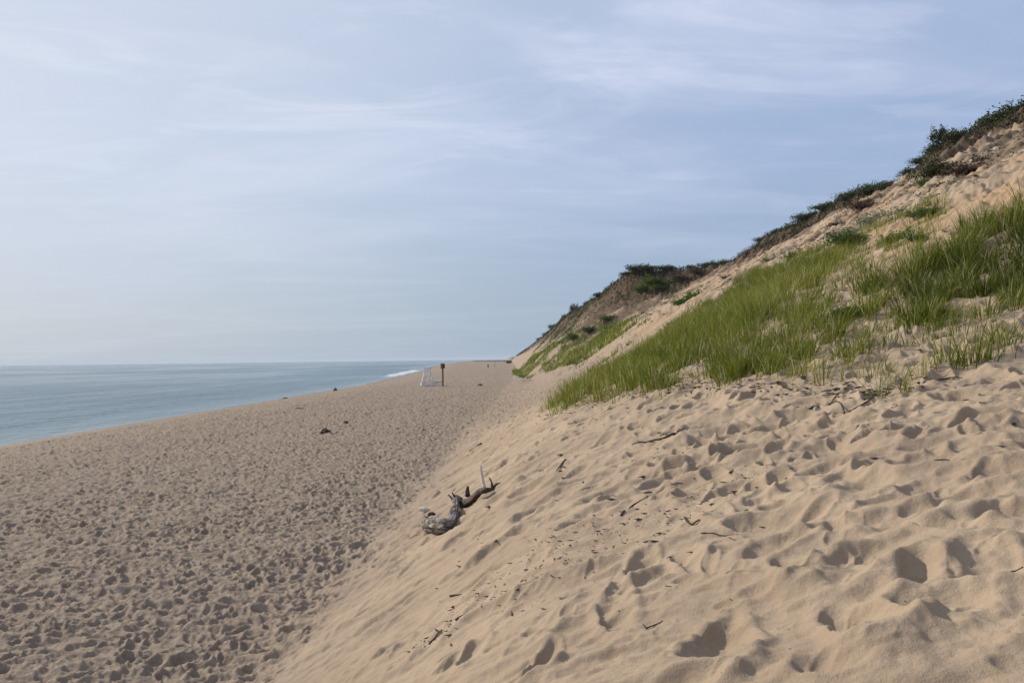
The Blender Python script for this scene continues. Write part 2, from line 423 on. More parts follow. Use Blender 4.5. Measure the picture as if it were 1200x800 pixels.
def copy_tree(o, parent=None):
    c = o.copy(); COL.objects.link(c)
    if parent: c.parent = parent
    for ch in [q for q in o.children]: copy_tree(ch, c)
    return c

# ---------------------------------------------------------------- ground
def radial(parts):
    out = [parts[0][0]]
    for a, b, r in parts:
        n = max(1, int(round(math.log(b/a)/r))); out += list(a*(b/a)**(np.arange(1, n+1)/n))
    return np.array(out)
QL = 1.08
Rr = radial([(.06, 1.0, .12), (1.0, 2.2, .005*QL), (2.2, 25, .0027*QL), (25, 110, .0029*QL), (110, 300, .007*QL), (300, 3500, .02)])
def angles(segs):
    out = [segs[0][0]]
    for a, b, s in segs:
        n = max(1, int(round((b-a)/s))); out += list(a+(b-a)*np.arange(1, n+1)/n)
    return np.radians(np.array(out[:-1]))
Aa = angles([(-180, -62, 2.), (-62, -38, .2), (-38, 38, .072*QL), (38, 62, .2), (62, 180, 2.)])
RR, AA = np.meshgrid(Rr, Aa, indexing='ij'); nr, na = RR.shape
gx = (RR*np.sin(AA)).ravel(); gy = (RR*np.cos(AA)).ravel()
gb, gu, guc = base(gx, gy); gz = gb+detail(gx, gy, gu, guc)
# masks: topsoil / beach tone / rust stain / wet
f_ = gu/np.maximum(guc, 1)
d_ = guc-gu                                          # metres below the lip
st = vn(gy*.8+.3*vn(gx*.5, gy*.5, 202), gx*.12, 201)*.6+.5*fbm(gx*.6, gy*.6, 203, 3)
soil = ss(7.2, 1.6, d_-4.2*st-1.5*vn(gx*.9, gy*.9, 207))*ss(28, 42, gy+gx*.4)                         # the scarp itself
sk = vn(gy*1.1+.5*vn(gx*.4, gy*.4, 214), gx*.10, 215)+.5*vn(gy*2.6, gx*.22, 216)
soil = np.maximum(soil, .72*ss(-.08, .34, sk+.8*st-.008*np.clip(d_, 0, 40)+.35*ss(88, 104, gy)*(1-ss(118, 125, gy)))*ss(9.5, 13.5, gu+1.5*st)*ss(22, 34, gy+.6*gx))   # slides below it
hd = ss(112, 122, gy)*(1-ss(300, 500, gy))
bl = vn(gy*.30+.4*vn(gx*.3, gy*.3, 218), gx*.11, 219)+.55*vn(gy*.9, gx*.2, 220)+.5*st
soil = np.maximum(soil, .78*ss(-.02, .30, bl)*ss(.38, .62, f_+.12*st)*ss(34, 46, gy))
soil = np.maximum(soil, hd*.92*ss(-.35, .15, vn(gy*.5, gx*.11, 205)+.5*vn(gx*.5, gy*.5, 206))*ss(.2, .55, f_))
soil = np.maximum(soil, ss(-.5, 1.5, gu-guc)*.9)
soil *= ss(8, 12, gu)
bt = (1-ss(-1.0, 2.4, gu+.8*vn(gx*1.2, gy*.7, 25)+.5*vn(gx*2.2, gy*1.3, 23)+.35*vn(gx*.9, gy*.35, 21)))*.9
bt = np.maximum(bt, .65*ss(18, 36, gy)*(1-ss(5, 14, gu+2*vn(gx*.3, gy*.2, 217))))
rust = ss(.1, .5, vn(gx*.22, gy*.22, 211)+.4*vn(gx*1.1, gy*1.1, 212))*ss(8, 11, gu)*(1-soil)*.55
rust = np.maximum(rust, .7*np.exp(-(((gx-10.5)/2.5)**2+((gy-15.5)/3.5)**2))*ss(-.4, .3, vn(gx*1.4, gy*1.4, 213)))
wet = 1-ss(1.2, 3.2, gx-shore(gy)+.6*vn(gx*.2, gy*.12, 221))
MK = np.stack([soil, bt, rust, wet], 1)
V = np.stack([gx, gy, gz], 1)
ii = np.arange(nr-1)[:, None]*na; jj = np.arange(na)[None, :]; j2 = (jj+1) % na
Q = np.stack([ii+jj, ii+na+jj, ii+na+j2, ii+j2], -1).reshape(-1, 4)
# the small opening under the viewer is closed by a ring of quads
cap = np.array([[k, (k+1) % na, (na-2-k) % na, (na-1-k) % na] for k in range(0, na//2-1)])
cap = cap[:, ::-1]
Q = np.vstack([Q, cap])
ground = mesh_np('ground', V, Q[:, ::-1], M['sand'], attrs={'mask': ('FLOAT_COLOR', MK)})
meta(ground, 'pale sand beach rising into a dune slope and an eroded sand bluff', kind='structure')
del RR, AA, gx, gy, gb, gu, guc, gz, MK, V, Q, soil, st, bt, rust, wet, f_, d_, hd

# ---------------------------------------------------------------- sea
Rs = radial([(26, 40, .01), (40, 330, .0042), (330, 2000, .012), (2000, 16000, .06)])
As = angles([(-150, -62, 1.), (-62, -38, .3), (-38, 1, .085), (1, 40, 1.), (40.01, 40.02, 1.)])
RR, AA = np.meshgrid(Rs, As, indexing='ij'); nr, na = RR.shape
x = (RR*np.sin(AA)).ravel(); y = (RR*np.cos(AA)).ravel()
dsh = shore(y)-x                                     # metres out from the waterline
fade = (1-ss(150, 420, np.hypot(x, y)))
calm = ss(0, 9, dsh)
w = .05*np.sin((dsh+2.2*vn(x*.05, y*.03, 302))*2*math.pi/9)+.030*vn(dsh*.5, y*.13, 303)+.028*vn(x*1.1, y*.8, 304)+.014*vn(x*2.6, y*2.1, 305)
z = WATER+w*fade*(.25+.75*calm)
# one small wave breaking farther along the beach
bw = ss(205, 240, y)*(1-ss(330, 380, y)); line = 4.2+1.4*vn(y*.03, y*0, 306)
br = np.exp(-((dsh-line)/1.0)**2)*bw; z = z+.42*br
foam = np.exp(-((dsh-.35-.35*vn(y*.16, y*0, 307))/.55)**2)*(.05+.5*ss(0, .5, vn(y*.06, y*0, 308))*ss(90, 160, y))
foam = np.maximum(foam, np.clip(1.3*np.exp(-((dsh-line+1.0)/1.3)**2)*bw, 0, 1))
foam = np.maximum(foam, .8*np.exp(-((dsh-3.2)/2.2)**2)*ss(380, 520, y)*ss(-.1, .3, vn(y*.01, y*0, 309)))
shore_sheen = np.exp(-np.clip(dsh, 0, None)/5.0)  # painted sky sheen, strongest at the waterline and fading seaward
ii = np.arange(nr-1)[:, None]*na; jj = np.arange(na-1)[None, :]
Q = np.stack([ii+jj, ii+jj+1, ii+na+jj+1, ii+na+jj], -1).reshape(-1, 4)
sea = mesh_np('sea', np.stack([x, y, z], 1), Q, M['sea'], attrs={'foam': ('FLOAT', foam), 'shore_sheen': ('FLOAT', shore_sheen)})
meta(sea, 'calm grey blue sea reaching the horizon', kind='structure')

# ---------------------------------------------------------------- grass
def blades(P, hgt, lean, bend, wid, tint):
    """P (n,3) roots, lean (n,) azimuth; returns verts and triangles"""
    n = len(P); ts = np.array([0, .38, .72, 1.0]); ws = np.array([1, .9, .6, 0])
    d = np.stack([np.cos(lean), np.sin(lean), 0*lean], 1); yaw = rng.random(n)*math.pi
    s = np.stack([np.cos(yaw), np.sin(yaw), 0*yaw], 1)
    V = []
    for t, w in zip(ts, ws):
        c = P+d*(bend*hgt*(.25*t+.75*t*t))[:, None]
        c[:, 2] += hgt*(t-.28*np.clip(bend, 0, 2)*t*t)
        if w > 0: V += [c-s*(wid*w/2)[:, None], c+s*(wid*w/2)[:, None]]
        else: V.append(c)
    V = np.stack(V, 1)                                # n,7,3
    T = np.array([[0, 1, 3], [0, 3, 2], [2, 3, 5], [2, 5, 4], [4, 5, 6]])
    Fc = (np.arange(n)*7)[:, None, None]+T[None]
    return V.reshape(-1, 3), Fc.reshape(-1, 3), np.repeat(tint, 7)
def in_poly(x, y, P):
    r = np.zeros(x.shape, bool); n = len(P)
    for k in range(n):
        x1, y1 = P[k]; x2, y2 = P[(k+1) % n]
        c = ((y1 > y) != (y2 > y)) & (x < (x2-x1)*(y-y1)/(y2-y1+1e-12)+x1); r ^= c
    return r
def tufts(cx, cy, nb, rad, hgt, wid, tmean, wind=.0, z=None):
    """blades round many clump centres"""
    k = np.repeat(np.arange(len(cx)), nb); n = len(k)
    a = rng.random(n)*2*math.pi; rr = np.sqrt(rng.random(n))*rad[k]
    px = cx[k]+rr*np.cos(a); py = cy[k]+rr*np.sin(a)
    pz = height(px, py)-.02 if z is None else z(px, py)
    h = hgt[k]*(.55+.55*rng.random(n))
    bend = np.abs(.22+.30*rng.normal(size=n))+.5*rr/np.maximum(rad[k], .01)*.4
    lean = a+rng.normal(size=n)*.6
    lx = np.cos(lean)*bend+wind; ly = np.sin(lean)*bend; bend = np.hypot(lx, ly); lean = np.arctan2(ly, lx)
    tint = np.clip(tmean[k]+.16*rng.normal(size=n), 0, .88)
    dry = rng.random(n) < .09; tint[dry] = .93+.07*rng.random(dry.sum())
    return blades(np.stack([px, py, pz], 1), h, lean, bend, wid*(.6+.8*rng.random(n)), tint)
PB_ = [(.75, 18.9), (1.35, 17.0), (2.0, 15.0), (2.84, 12.7), (4.3, 10.9), (5.0, 11.4), (6.0, 12.6), (7.0, 16.0), (8.4, 19), (9.6, 23), (10.8, 28), (10.6, 33), (8.2, 33), (6.0, 29.5), (3.9, 24), (2.3, 22.5), (1.3, 21.5)]
PA_ = [(6.0, 12.0), (6.6, 11.2), (7.2, 10.5), (10.5, 10.1), (11, 13), (9.5, 14.3), (8.5, 14.3), (7.3, 13.6), (6.5, 13.0)]
def grass_patch(name, label, poly, dens, thr, hg, tm, nb, wd, seed):
    P = np.array(poly); lo = P.min(0)-.3; hi = P.max(0)+.3
    n = int((hi-lo).prod()*dens); x = lo[0]+rng.random(n)*(hi-lo)[0]; y = lo[1]+rng.random(n)*(hi-lo)[1]
    jx = x+.35*vn(x*1.3, y*1.3, seed); jy = y+.9*vn(x*.9, y*.9, seed+1)
    k = in_poly(jx, jy, poly) & (.8*vn(x*.55, y*.55, seed+2)+.9*vn(x*1.5, y*1.5, seed+3) > thr+.25*(rng.random(n)-.5))
    x = x[k]; y = y[k]; n = len(x)
    v = vn(x*.4, y*.4, seed+5)
    V, T, t = tufts(x, y, nb, .10+.16*rng.random(n), hg*(.65+.5*rng.random(n)+.30*v+.25*vn(x*1.1, y*1.1, seed+7)), wd, tm+.30*v+.22*vn(x*1.3, y*1.3, seed+6), .06)
    o = mesh_np(name, V, T, M['grass'], smooth=False, attrs={'tint': ('FLOAT', t)})
    return meta(o, label, 'grass', kind='stuff')
grass_patch('beach_grass', 'broad bank of yellow green beach grass on the shoulder of the dune', PB_, 10.0, -.34, .58, .54, 46, .0105, 401)
grass_patch('beach_grass', 'dense dark green beach grass at the right edge of the dune', PA_, 13.0, -.95, .56, .30, 60, .012, 421)
PS_ = [(1.0, 17.3), (2.5, 12.1), (4.1, 9.7), (4.6, 8.7), (5.9, 8.5), (6.6, 9.4), (7.4, 13.5), (10.0, 17.0), (12.5, 22), (13.5, 29), (11, 34), (9, 22), (6.6, 14), (5, 11.2), (3.4, 12.4), (1.6, 17)]
grass_patch('beach_grass', 'thin scattered beach grass between the two thick stands', PS_, 11.0, -.62, .40, .58, 17, .0095, 441)
# farther strips of green along the foot of the far bluff
FP_ = [tuple(hit(a, b, rmin=30)[:2]) for a, b in [(601, 434), (606, 441), (640, 437), (672, 428), (700, 415), (735, 392), (748, 374), (725, 378), (690, 390), (655, 401), (625, 417)]]
def far_patch(label, poly, dens, hg, seed, thr, tm):
    P = np.array(poly); lo = P.min(0); hi = P.max(0); n = int((hi-lo).prod()*dens)
    x = lo[0]+rng.random(n)*(hi-lo)[0]; y = lo[1]+rng.random(n)*(hi-lo)[1]
    k = in_poly(x+.8*vn(x*.4, y*.3, seed), y+4*vn(x*.2, y*.2, seed+1), poly) & (vn(x*.35, y*.16, seed+2)+.5*vn(x*.9, y*.6, seed+4) > thr)
    x = x[k]; y = y[k]; n = len(x); v = vn(x*.25, y*.12, seed+3)
    V, T, t = tufts(x, y, 12, .25+.3*rng.random(n), hg*(.8+.5*rng.random(n)), .05, tm+.3*v, .05)
    o = mesh_np('beach_grass', V, T, M['grass'], smooth=False, attrs={'tint': ('FLOAT', t)})
    return meta(o, label, 'grass', kind='stuff')
far_patch('distant green strip of grass at the foot of the bluff beyond the lifeguard chair', FP_, 3.6, .6, 461, -.2, .42)
far_patch('tufts of grass sprinkled over the far sand slope', [(3, 36), (9.5, 38), (16, 60), (22, 100), (17, 112), (8, 75), (4, 50)], 1.3, .45, 481, .42, .40)

# single tufts standing apart on open sand
def tuft(px, py, label, hg=.5, nb=34, rad=.13, tm=.55):
    p = hit(px, py); x, y = p[0], p[1]; z0 = h1(x, y)
    V, T, t = tufts(np.array([x]), np.array([y]), nb, np.array([rad]), np.array([hg]), .010, np.array([tm]))
    V = V-np.array([x, y, z0])
    o = mesh_np('grass_tuft', V, T, M['grass'], smooth=False, attrs={'tint': ('FLOAT', t)}, loc=(x, y, z0))
    meta(o, label, 'grass tuft', 'grass tufts standing apart below the grass bank')
tuft(1029, 471, 'thin wispy grass tuft farthest down on bare sand, beside a dark branch', .42, 26, .10, .62)
tuft(652, 488, 'yellowish grass tuft at the left tip of the grass bank', .42, 40, .2, .70)
tuft(638, 484, 'small low tuft hanging over the brow at the far left end of the grass', .34, 26, .16, .72)
tuft(1112, 438, 'bushy bright grass tuft below the dark stand on the right', .55, 60, .18, .55)
tuft(1140, 432, 'tallest bright grass tuft just below the dark stand', .62, 70, .2, .50)
tuft(1172, 412, 'grass tuft against the foot of the dark stand near the right edge', .55, 50, .16, .45)
tuft(1000, 428, 'round green grass tuft in front of the middle of the bank', .50, 70, .22, .52)
tuft(1080, 446, 'sparse grass tuft with dry stalks right of the dark branch', .40, 24, .10, .68)
tuft(1063, 466, 'tiny two bladed tuft right of the wispy tuft', .30, 12, .05, .6)
tuft(850, 452, 'green tuft poking out under the left half of the bank', .45, 40, .15, .5)
tuft(768, 455, 'dark green tuft with litter at its base under the left half of the bank', .6, 60, .16, .3)
tuft(905, 447, 'short tuft at the lower rim of the bank, left of the round green tuft', .40, 34, .12, .5)
tuft(706, 470, 'pale dry tuft on litter strewn sand near the left tip', .34, 26, .14, .8)

# ---------------------------------------------------------------- shrubs
def leafcloud(Cn, size, tint):
    """Cn (n,3) centres -> random diamonds"""
    n = len(Cn); a = rng.normal(size=(n, 3)); a /= np.linalg.norm(a, axis=1)[:, None]
    b = np.cross(a, rng.normal(size=(n, 3))); b /= np.linalg.norm(b, axis=1)[:, None]
    s = size*(.6+.8*rng.random(n)); a = a*s[:, None]; b = b*(s*.55)[:, None]
    V = np.stack([Cn-a, Cn+b, Cn+a, Cn-b], 1).reshape(-1, 3)
    return V, np.arange(4*n).reshape(-1, 4), np.repeat(tint, 4)
def make_shrub(w, h, leaf, nl, mat, nstem=7, spiky=.3, flat=False):
    root = bpy.data.objects.new('shrub', None); COL.objects.link(root); root.empty_display_size = .3
    mb = MB(); Cn = []; T = []
    for k in range(nstem):
        a = rng.random()*6.28; q = .25+.75*rng.random(); tipx = math.cos(a)*w*.5*q; tipy = math.sin(a)*w*.5*q
        tz = h*(.55+.5*rng.random())*(1-.35*q)
        mid = (tipx*.35+rng.normal()*.05*w, tipy*.35, tz*.55)
        mb.tube([(0, 0, -.15), mid, (tipx, tipy, tz)], [.03*h+.01, .02*h, .006], 5, 3)
        m_ = nl//nstem
        for _ in range(3):
            f = .5+.5*rng.random(); c0 = np.array([tipx, tipy, tz])*f+np.array([0, 0, .02])
            sp = np.array([w*.16, w*.16, h*.15])*(.7+.6*rng.random())
            pts = c0+np.clip(rng.normal(size=(m_//3, 3)), -1.7, 1.7)*sp; Cn.append(pts); T.append(np.full(len(pts), .3+.5*rng.random()))
        if rng.random() < spiky:
            e = np.array([tipx, tipy, tz])*1.0+np.array([rng.normal()*.1*w, rng.normal()*.1*w, .35*h])
            mb.tube([(tipx, tipy, tz), tuple(e)], [.012, .005], 4, 2)
            Cn.append(np.array([tipx, tipy, tz])+(e-np.array([tipx, tipy, tz]))*rng.random((m_//6, 1))+rng.normal(size=(m_//6, 3))*.05*w); T.append(np.full(m_//6, .5))
    Cn = np.vstack(Cn); T = np.concatenate(T); k = Cn[:, 2] > -.05; Cn = Cn[k]; T = T[k]
    T = np.clip(T+.15*rng.normal(size=len(T)), 0, 1)
    mb.build('stem', M['stem'], root)
    V, Q, t = leafcloud(Cn, leaf, T)
    mesh_np('foliage', V, Q, mat, root, False, {'tint': ('FLOAT', t)})
    return root
P_ = dict(bush=lambda: make_shrub(2.3, 1.0, .07, 2600, M['scrub'], 11, .45),
          tall=lambda: make_shrub(1.5, 1.7, .075, 1500, M['scrub'], 7, .8),
          mat=lambda: make_shrub(3.2, .75, .07, 3600, M['scrub'], 17, .4),
          green=lambda: make_shrub(1.8, .9, .06, 2200, M['green'], 9, .4),
          silver=lambda: make_shrub(3.0, .55, .05, 2600, M['silver'], 11, .1),
          brown=lambda: make_shrub(1.8, .5, .055, 1300, M['brown'], 9, .5))
proto = {}; nsh = 0
def shrub(kind, x, y, s, label, group, rz=None, sz=1.0, dz=0):
    global nsh; nsh += 1; key = (kind, nsh % 3)
    if key not in proto: proto[key] = o = P_[kind]()
    else: o = copy_tree(proto[key])
    o.location = (x, y, h1(x, y)-.05+dz); o.scale = (s*rng.uniform(.85, 1.3), s*rng.uniform(.85, 1.3), s*sz*rng.uniform(.75, 1.1)); o.rotation_euler.z = rng.random()*6.28 if rz is None else rz
    meta(o, label, 'shrub', group)
def crest_at(px):
    d = ray(px, 300); ys = np.arange(40, 118, .1); Xc = crest(ys)[0]; k = np.argmin(np.abs(Xc/ys-d[0]/d[1])); return Xc[k], ys[k]
G1 = 'shrubs along the top edge of the bluff'
for px, kind, s, dx, lab in [
    (1192, 'mat', 1.3, .4, 'low dark shrub mat highest on the bluff edge at the right side'),
    (1174, 'mat', .95, .2, 'flat dark shrub just left of the highest mat on the bluff edge'),
    (1152, 'tall', .5, 0, 'small spiky shrub alone on the skyline between two dark masses'),
    (1138, 'bush', .7, .2, 'small round shrub joining the spiky one to the dark bushes left of it'),
    (1127, 'bush', 1.05, 0, 'full dark bush right of the tallest skyline bush'),
    (1118, 'tall', .75, .5, 'narrow dark bush squeezed between the full bush and the tallest one'),
    (1106, 'tall', 1.05, 0, 'tallest bush on the skyline with a tufted round head'),
    (1094, 'bush', .8, 0, 'dark bush leaning over the bare brown scarp left of the tallest bush'),
    (1080, 'bush', .9, 0, 'dark bush at the head of the steep brown scarp'),
    (1068, 'bush', .85, 0, 'dark bush where the skyline steps down toward the long shrub mat'),
    (1054, 'brown', 1.0, 0, 'brown dead bush in the notch right of the long shrub mat'),
    (1040, 'mat', 1.0, .3, 'dark shrub at the right end of the long smooth mat'),
    (1018, 'mat', 1.4, .5, 'highest hump of the long smooth shrub mat'),
    (995, 'mat', 1.3, .3, 'middle hump of the long smooth shrub mat'),
    (970, 'mat', 1.25, 0, 'dark shrub on the left half of the long smooth mat'),
    (948, 'mat', 1.1, 0, 'shrub where the long mat starts to thin out'),
    (930, 'bush', .95, 0, 'shrub with upright twigs left of the long mat'),
    (912, 'bush', 1.0, 0, 'dark shrub halfway down the lower end of the bluff edge'),
    (895, 'mat', .95, 0, 'last but one dark shrub before the saddle in the bluff'),
    (880, 'bush', .9, 0, 'last dark shrub before the saddle in the bluff')]:
    x_, y_ = crest_at(px); shrub(kind, x_+dx+.2, y_, s*.86, lab, G1, dz=-.1)
G2 = 'shrubs on the headland beyond the saddle'
for x_, y_, kind, s, lab in [
    (36.5, 126, 'bush', 1.3, 'black green shrub mat on top of the far headland beside the saddle'),
    (34.0, 127.5, 'bush', 1.2, 'black green shrub on the headland top, left of the saddle mat'),
    (31.5, 128.5, 'bush', .8, 'low shrub thinning out across the headland top'),
    (23.2, 134.5, 'bush', 1.5, 'dark shrub at the seaward corner of the headland top'),
    (24.8, 133.0, 'bush', 1.4, 'dark shrub just right of the headland corner'),
    (21.9, 136.5, 'bush', 1.2, 'shrub hanging off the headland corner against the sky'),
    (27.5, 131.0, 'bush', 1.2, 'dark shrub in the middle of the headland top')]:
    shrub(kind, x_, y_, s, lab, G2)
for x_, y_, kind, s, lab in [
    (25.3, 131.0, 'green', 2.0, 'green shrub upper left on the face of the headland'),
    (27.5, 129.0, 'green', 1.9, 'green shrub in the middle of the headland face'),
    (23.6, 132.0, 'green', 1.9, 'green shrub at the left edge of the headland face'),
    (26.0, 129.0, 'green', 1.6, 'lower green shrub on the headland face'),
    (29.5, 127.5, 'brown', 2.0, 'brown brush on the headland face below the saddle mat'),
    (32.0, 126.0, 'brown', 1.8, 'brown brush nearest the saddle on the headland face'),
    (18.9, 158, 'bush', 1.2, 'shrub on the second spur just beyond the headland'),
    (18.3, 176, 'bush', 1.2, 'skyline shrub halfway down beyond the headland'),
    (17.3, 205, 'tall', 1.6, 'bristly shrub sticking up on the far falling skyline'),
    (16.5, 228, 'tall', 1.5, 'second bristly shrub low on the far skyline'),
    (17.3, 290, 'bush', 2.0, 'dark hump of scrub low on the far skyline'),
    (16.9, 345, 'bush', 2.4, 'bluish scrub hump near the end of the skyline'),
    (16.5, 430, 'bush', 2.8, 'bluish scrub just above the beach at the end of the bluffs')]:
    shrub(kind, x_, y_, s, lab, 'shrubs on the far bluffs')
G3 = 'plants scattered on the open sand face'
for px, py, kind, s, lab, sz in [
    (1030, 268, 'silver', 1.0, 'silvery green mat lying on the bare sand face', 1.0),
    (1018, 277, 'silver', .8, 'lower left lobe of silvery green plants on the sand face', 1.0),
    (1012, 252, 'brown', .9, 'brown brush above the silvery mat', 1),
    (1062, 262, 'brown', .8, 'faded brush right of the silvery mat', 1),
    (1020, 245, 'bush', .6, 'dark small bush above the silvery mat', 1),
    (1098, 218, 'bush', .85, 'dark leafy bush alone in the upper middle of the sand face', 1),
    (1082, 226, 'green', .6, 'small green bush left below the dark leafy bush', 1),
    (1105, 228, 'brown', .6, 'small brown brush right below the dark leafy bush', 1),
    (1140, 210, 'brown', 1.2, 'larger brown brush upper right on the sand face', 1),
    (1155, 196, 'brown', 1.0, 'brown brush nearest the top on the right of the sand face', 1),
    (1128, 222, 'silver', .5, 'small grey green plant between brown brush clumps', 1),
    (1086, 260, 'green', .42, 'little bright green bush alone on pale sand', 1),
    (1052, 284, 'green', .42, 'bright green bush just below the silvery mat', 1),
    (1078, 290, 'green', .28, 'smallest green bush above the dark grass stand', .8),
    (974, 296, 'green', .60, 'dark green leafy bush above the yellow green grass bank', 1.1),
    (997, 298, 'green', .60, 'green bush right of the dark leafy one above the grass bank', 1.1),
    (985, 270, 'brown', .6, 'brown brush under the scarp left of the silvery mat', 1),
    (935, 308, 'green', .65, 'green bush at the upper left of the grass bank', 1),
    (905, 312, 'green', .6, 'pale green bush where the grass bank meets the streaked bluff', .8),
    (818, 350, 'green', 1.0, 'dark green rounded bush at the crest of the grass bank', 1.0),
    (802, 356, 'green', .7, 'smaller bush left of the rounded bush at the crest of the grass bank', 1.0),
    (858, 328, 'bush', .55, 'small black green bush on the streaked sand below the saddle', 1),
    (690, 392, 'bush', 1.1, 'dark bush on the far slope below the headland', 1),
    (672, 398, 'green', 1.4, 'green bush at the upper rim of the distant grass strip', 1),
    (713, 378, 'green', 1.3, 'green bush at the right end of the distant grass strip', 1),
    (989, 382, 'green', .30, 'dark leafy plant among the grass at the middle of the bank', 1.2),
    (1000, 376, 'green', .28, 'dark leafy plant right of its twin in the middle of the grass', 1.2)]:
    p = hit(px, py, rmin=5); shrub(kind, p[0], p[1], s, lab, G3, sz=sz)
x_, y_ = 3.0, 560
shrub('bush', x_-6, y_, 2.2, 'lone dark bush at the very foot of the farthest bluff', 'shrubs on the far bluffs')

# continuous low cover on the plateau lip
def cover(name, label, y0, y1, n, leaf, fx, seed, thr, mat):
    y = y0+rng.random(n)*(y1-y0); X, Z = crest(y)
    x = X+fx[0]+rng.random(n)*(fx[1]-fx[0])
    k = vn(x*.35, y*.3, seed)+.5*vn(x*1.1, y*1.0, seed+1) > thr; x = x[k]; y = y[k]
    b, u, uc = base(x, y)
    edge = ss(-1.4, .3, u-uc)
    z = height(x, y)+rng.random(len(x))**1.4*(.25+.75*edge)*(.45+.55*(.5+vn(x*.5, y*.5, seed+3)))*.8
    V, Q, t = leafcloud(np.stack([x, y, z], 1), leaf, np.clip(.4+.3*vn(x*.4, y*.4, seed+2)+.15*rng.normal(size=len(x)), 0, 1))
    o = mesh_np(name, V, Q, mat, smooth=False, attrs={'tint': ('FLOAT', t)})
    return meta(o, label, 'scrub', kind='stuff')
cover('low_scrub', 'low dark scrub rooted along the lip of the nearer bluff', 30, 117, 42000, .085, (-.9, 4), 501, -.22, M['scrub'])
cover('low_scrub', 'thin green scrub spilling over the scarp of the nearer bluff', 45, 112, 11000, .075, (-3.6, -.2), 511, .25, M['green'])
cover('low_scrub', 'dark scrub covering the tops of the far bluffs', 117, 330, 46000, .13, (-1.6, 4), 521, -.45, M['scrub'])
cover('low_scrub', 'bluish scrub on the most distant bluffs', 330, 1300, 12000, .32, (-2, 3), 531, -.4, M['scrub'])
n = 1600; x = -58+60*rng.random(n)**.7; y = 1050+rng.random(n)*90
V, Q, t = leafcloud(np.stack([x, y, height(x, y)+.1+rng.random(n)*.8], 1), .45, rng.random(n)*.6)
meta(mesh_np('low_scrub', V, Q, M['scrub'], smooth=False, attrs={'tint': ('FLOAT', t)}), 'thin dark line of scrub where the beach meets the horizon', 'scrub', kind='stuff')
def face(name, label, y0, y1, fx, n, leaf, seed, thr, mat):
    y = y0+rng.random(n)*(y1-y0); X, Z = crest(y); x = X+fx[0]+rng.random(n)*(fx[1]-fx[0])
    k = vn(x*.22, y*.30, seed)+.5*vn(x*.7, y*.9, seed+1) > thr+.15*rng.random(n); x = x[k]; y = y[k]
    z = height(x, y)+rng.random(len(x))**1.5*.55
    V, Q, t = leafcloud(np.stack([x, y, z], 1), leaf, np.clip(.4+.3*vn(x*.4, y*.4, seed+2)+.15*rng.normal(size=len(x)), 0, 1))
    return meta(mesh_np(name, V, Q, mat, smooth=False, attrs={'tint': ('FLOAT', t)}), label, 'scrub', kind='stuff')
def speck(label, n, thr, seed, mat, leaf):
    x = rng.uniform(12, 36, n); y = rng.uniform(26, 116, n)
    k = vn(x*.33, y*.5, seed)+.6*vn(x*1.2, y*1.8, seed+1) > thr; x = x[k]; y = y[k]
    V, Q, t = leafcloud(np.stack([x, y, height(x, y)+.22*rng.random(len(x))], 1), leaf, rng.random(len(x)))
    return meta(mesh_np('low_scrub', V, Q, mat, smooth=False, attrs={'tint': ('FLOAT', t)}), label, 'scrub', kind='stuff')
speck('sparse brown stalks and roots strewn over the open sand face', 110000, .50, 581, M['brown'], .045)
speck('sparse grey green plants dotted over the open sand face', 60000, .72, 591, M['silver'], .05)
face('low_scrub', 'patchy green scrub clinging to the face of the far headland', 119, 240, (-10, 0), 26000, .12, 541, .10, M['green'])
face('dead_brush', 'brown roots and dead brush hanging down the scarp of the nearer bluff', 40, 118, (-5.0, -.8), 34000, .065, 551, .0, M['brown'])
face('dead_brush', 'brown brush on the scarps of the far headland', 117, 240, (-7, 0), 14000, .11, 561, .05, M['brown'])
face('low_scrub', 'dark scrub sagging over the scarp of the nearer bluff', 40, 118, (-3.4, .2), 30000, .075, 571, -.08, M['scrub'])
# a bare bent stem beside the tallest skyline bush
x_, y_ = crest_at(1095); mb = MB(); mb.tube([(0, 0, -.2), (.1, 0, .9), (-.05, 0, 1.7), (.05, 0, 2.3)], [.045, .035, .025, .012], 6)
meta(mb.build('dead_stem', M['stem'], loc=(x_, y_, h1(x_, y_))), 'bare bent stem sticking up left of the tallest skyline bush', 'stem')

# ---------------------------------------------------------------- driftwood log
def W(px, py, up=0.0, rmin=2):
    p = hit(px, py, rmin=rmin); return np.array([p[0], p[1], h1(p[0], p[1])+up])
O = W(512, 626); lg = empty('driftwood_log', tuple(O), label='crooked driftwood log with thick stump end and white upright branch on the slope', cat='driftwood')
pts = [W(498, 617, .10), W(502, 627, .07), W(512, 631, .07), W(525, 627, .10), W(533, 614, .12), W(534, 603, .16), W(540, 597, .16)]
mb = MB(); rr_ = np.array([.06, .100, .098, .080, .062, .055, .035]); mb.tube([p-O for p in pts], rr_, 14, 6, .30, seed=1)
for k in range(7):      # split, fibrous outer wood
    a_ = k*.9; of = [np.array([math.cos(a_+.25*j)*rr_[j]*.75, math.sin(a_*1.7)*rr_[j]*.55, math.sin(a_+.25*j)*rr_[j]*.75]) for j in range(7)]
    j0 = k % 2; j1 = 7-(k % 3)
    mb.tube([pts[j]-O+of[j] for j in range(j0, j1)], [rr_[j]*(.42+.12*math.sin(k+j)) for j in range(j0, j1)], 7, 6, .5, seed=60+k)
mb.build('trunk', M['log'], lg)
pts = [W(535, 601, .12), W(543, 600, .12), W(553, 597, .11), W(563, 594, .11), W(571, 590, .10), W(577, 583, .08)]
mb = MB(); rr_ = np.array([.042, .050, .044, .040, .034, .022]); mb.tube([p-O for p in pts], rr_, 10, 6, .34, seed=2)
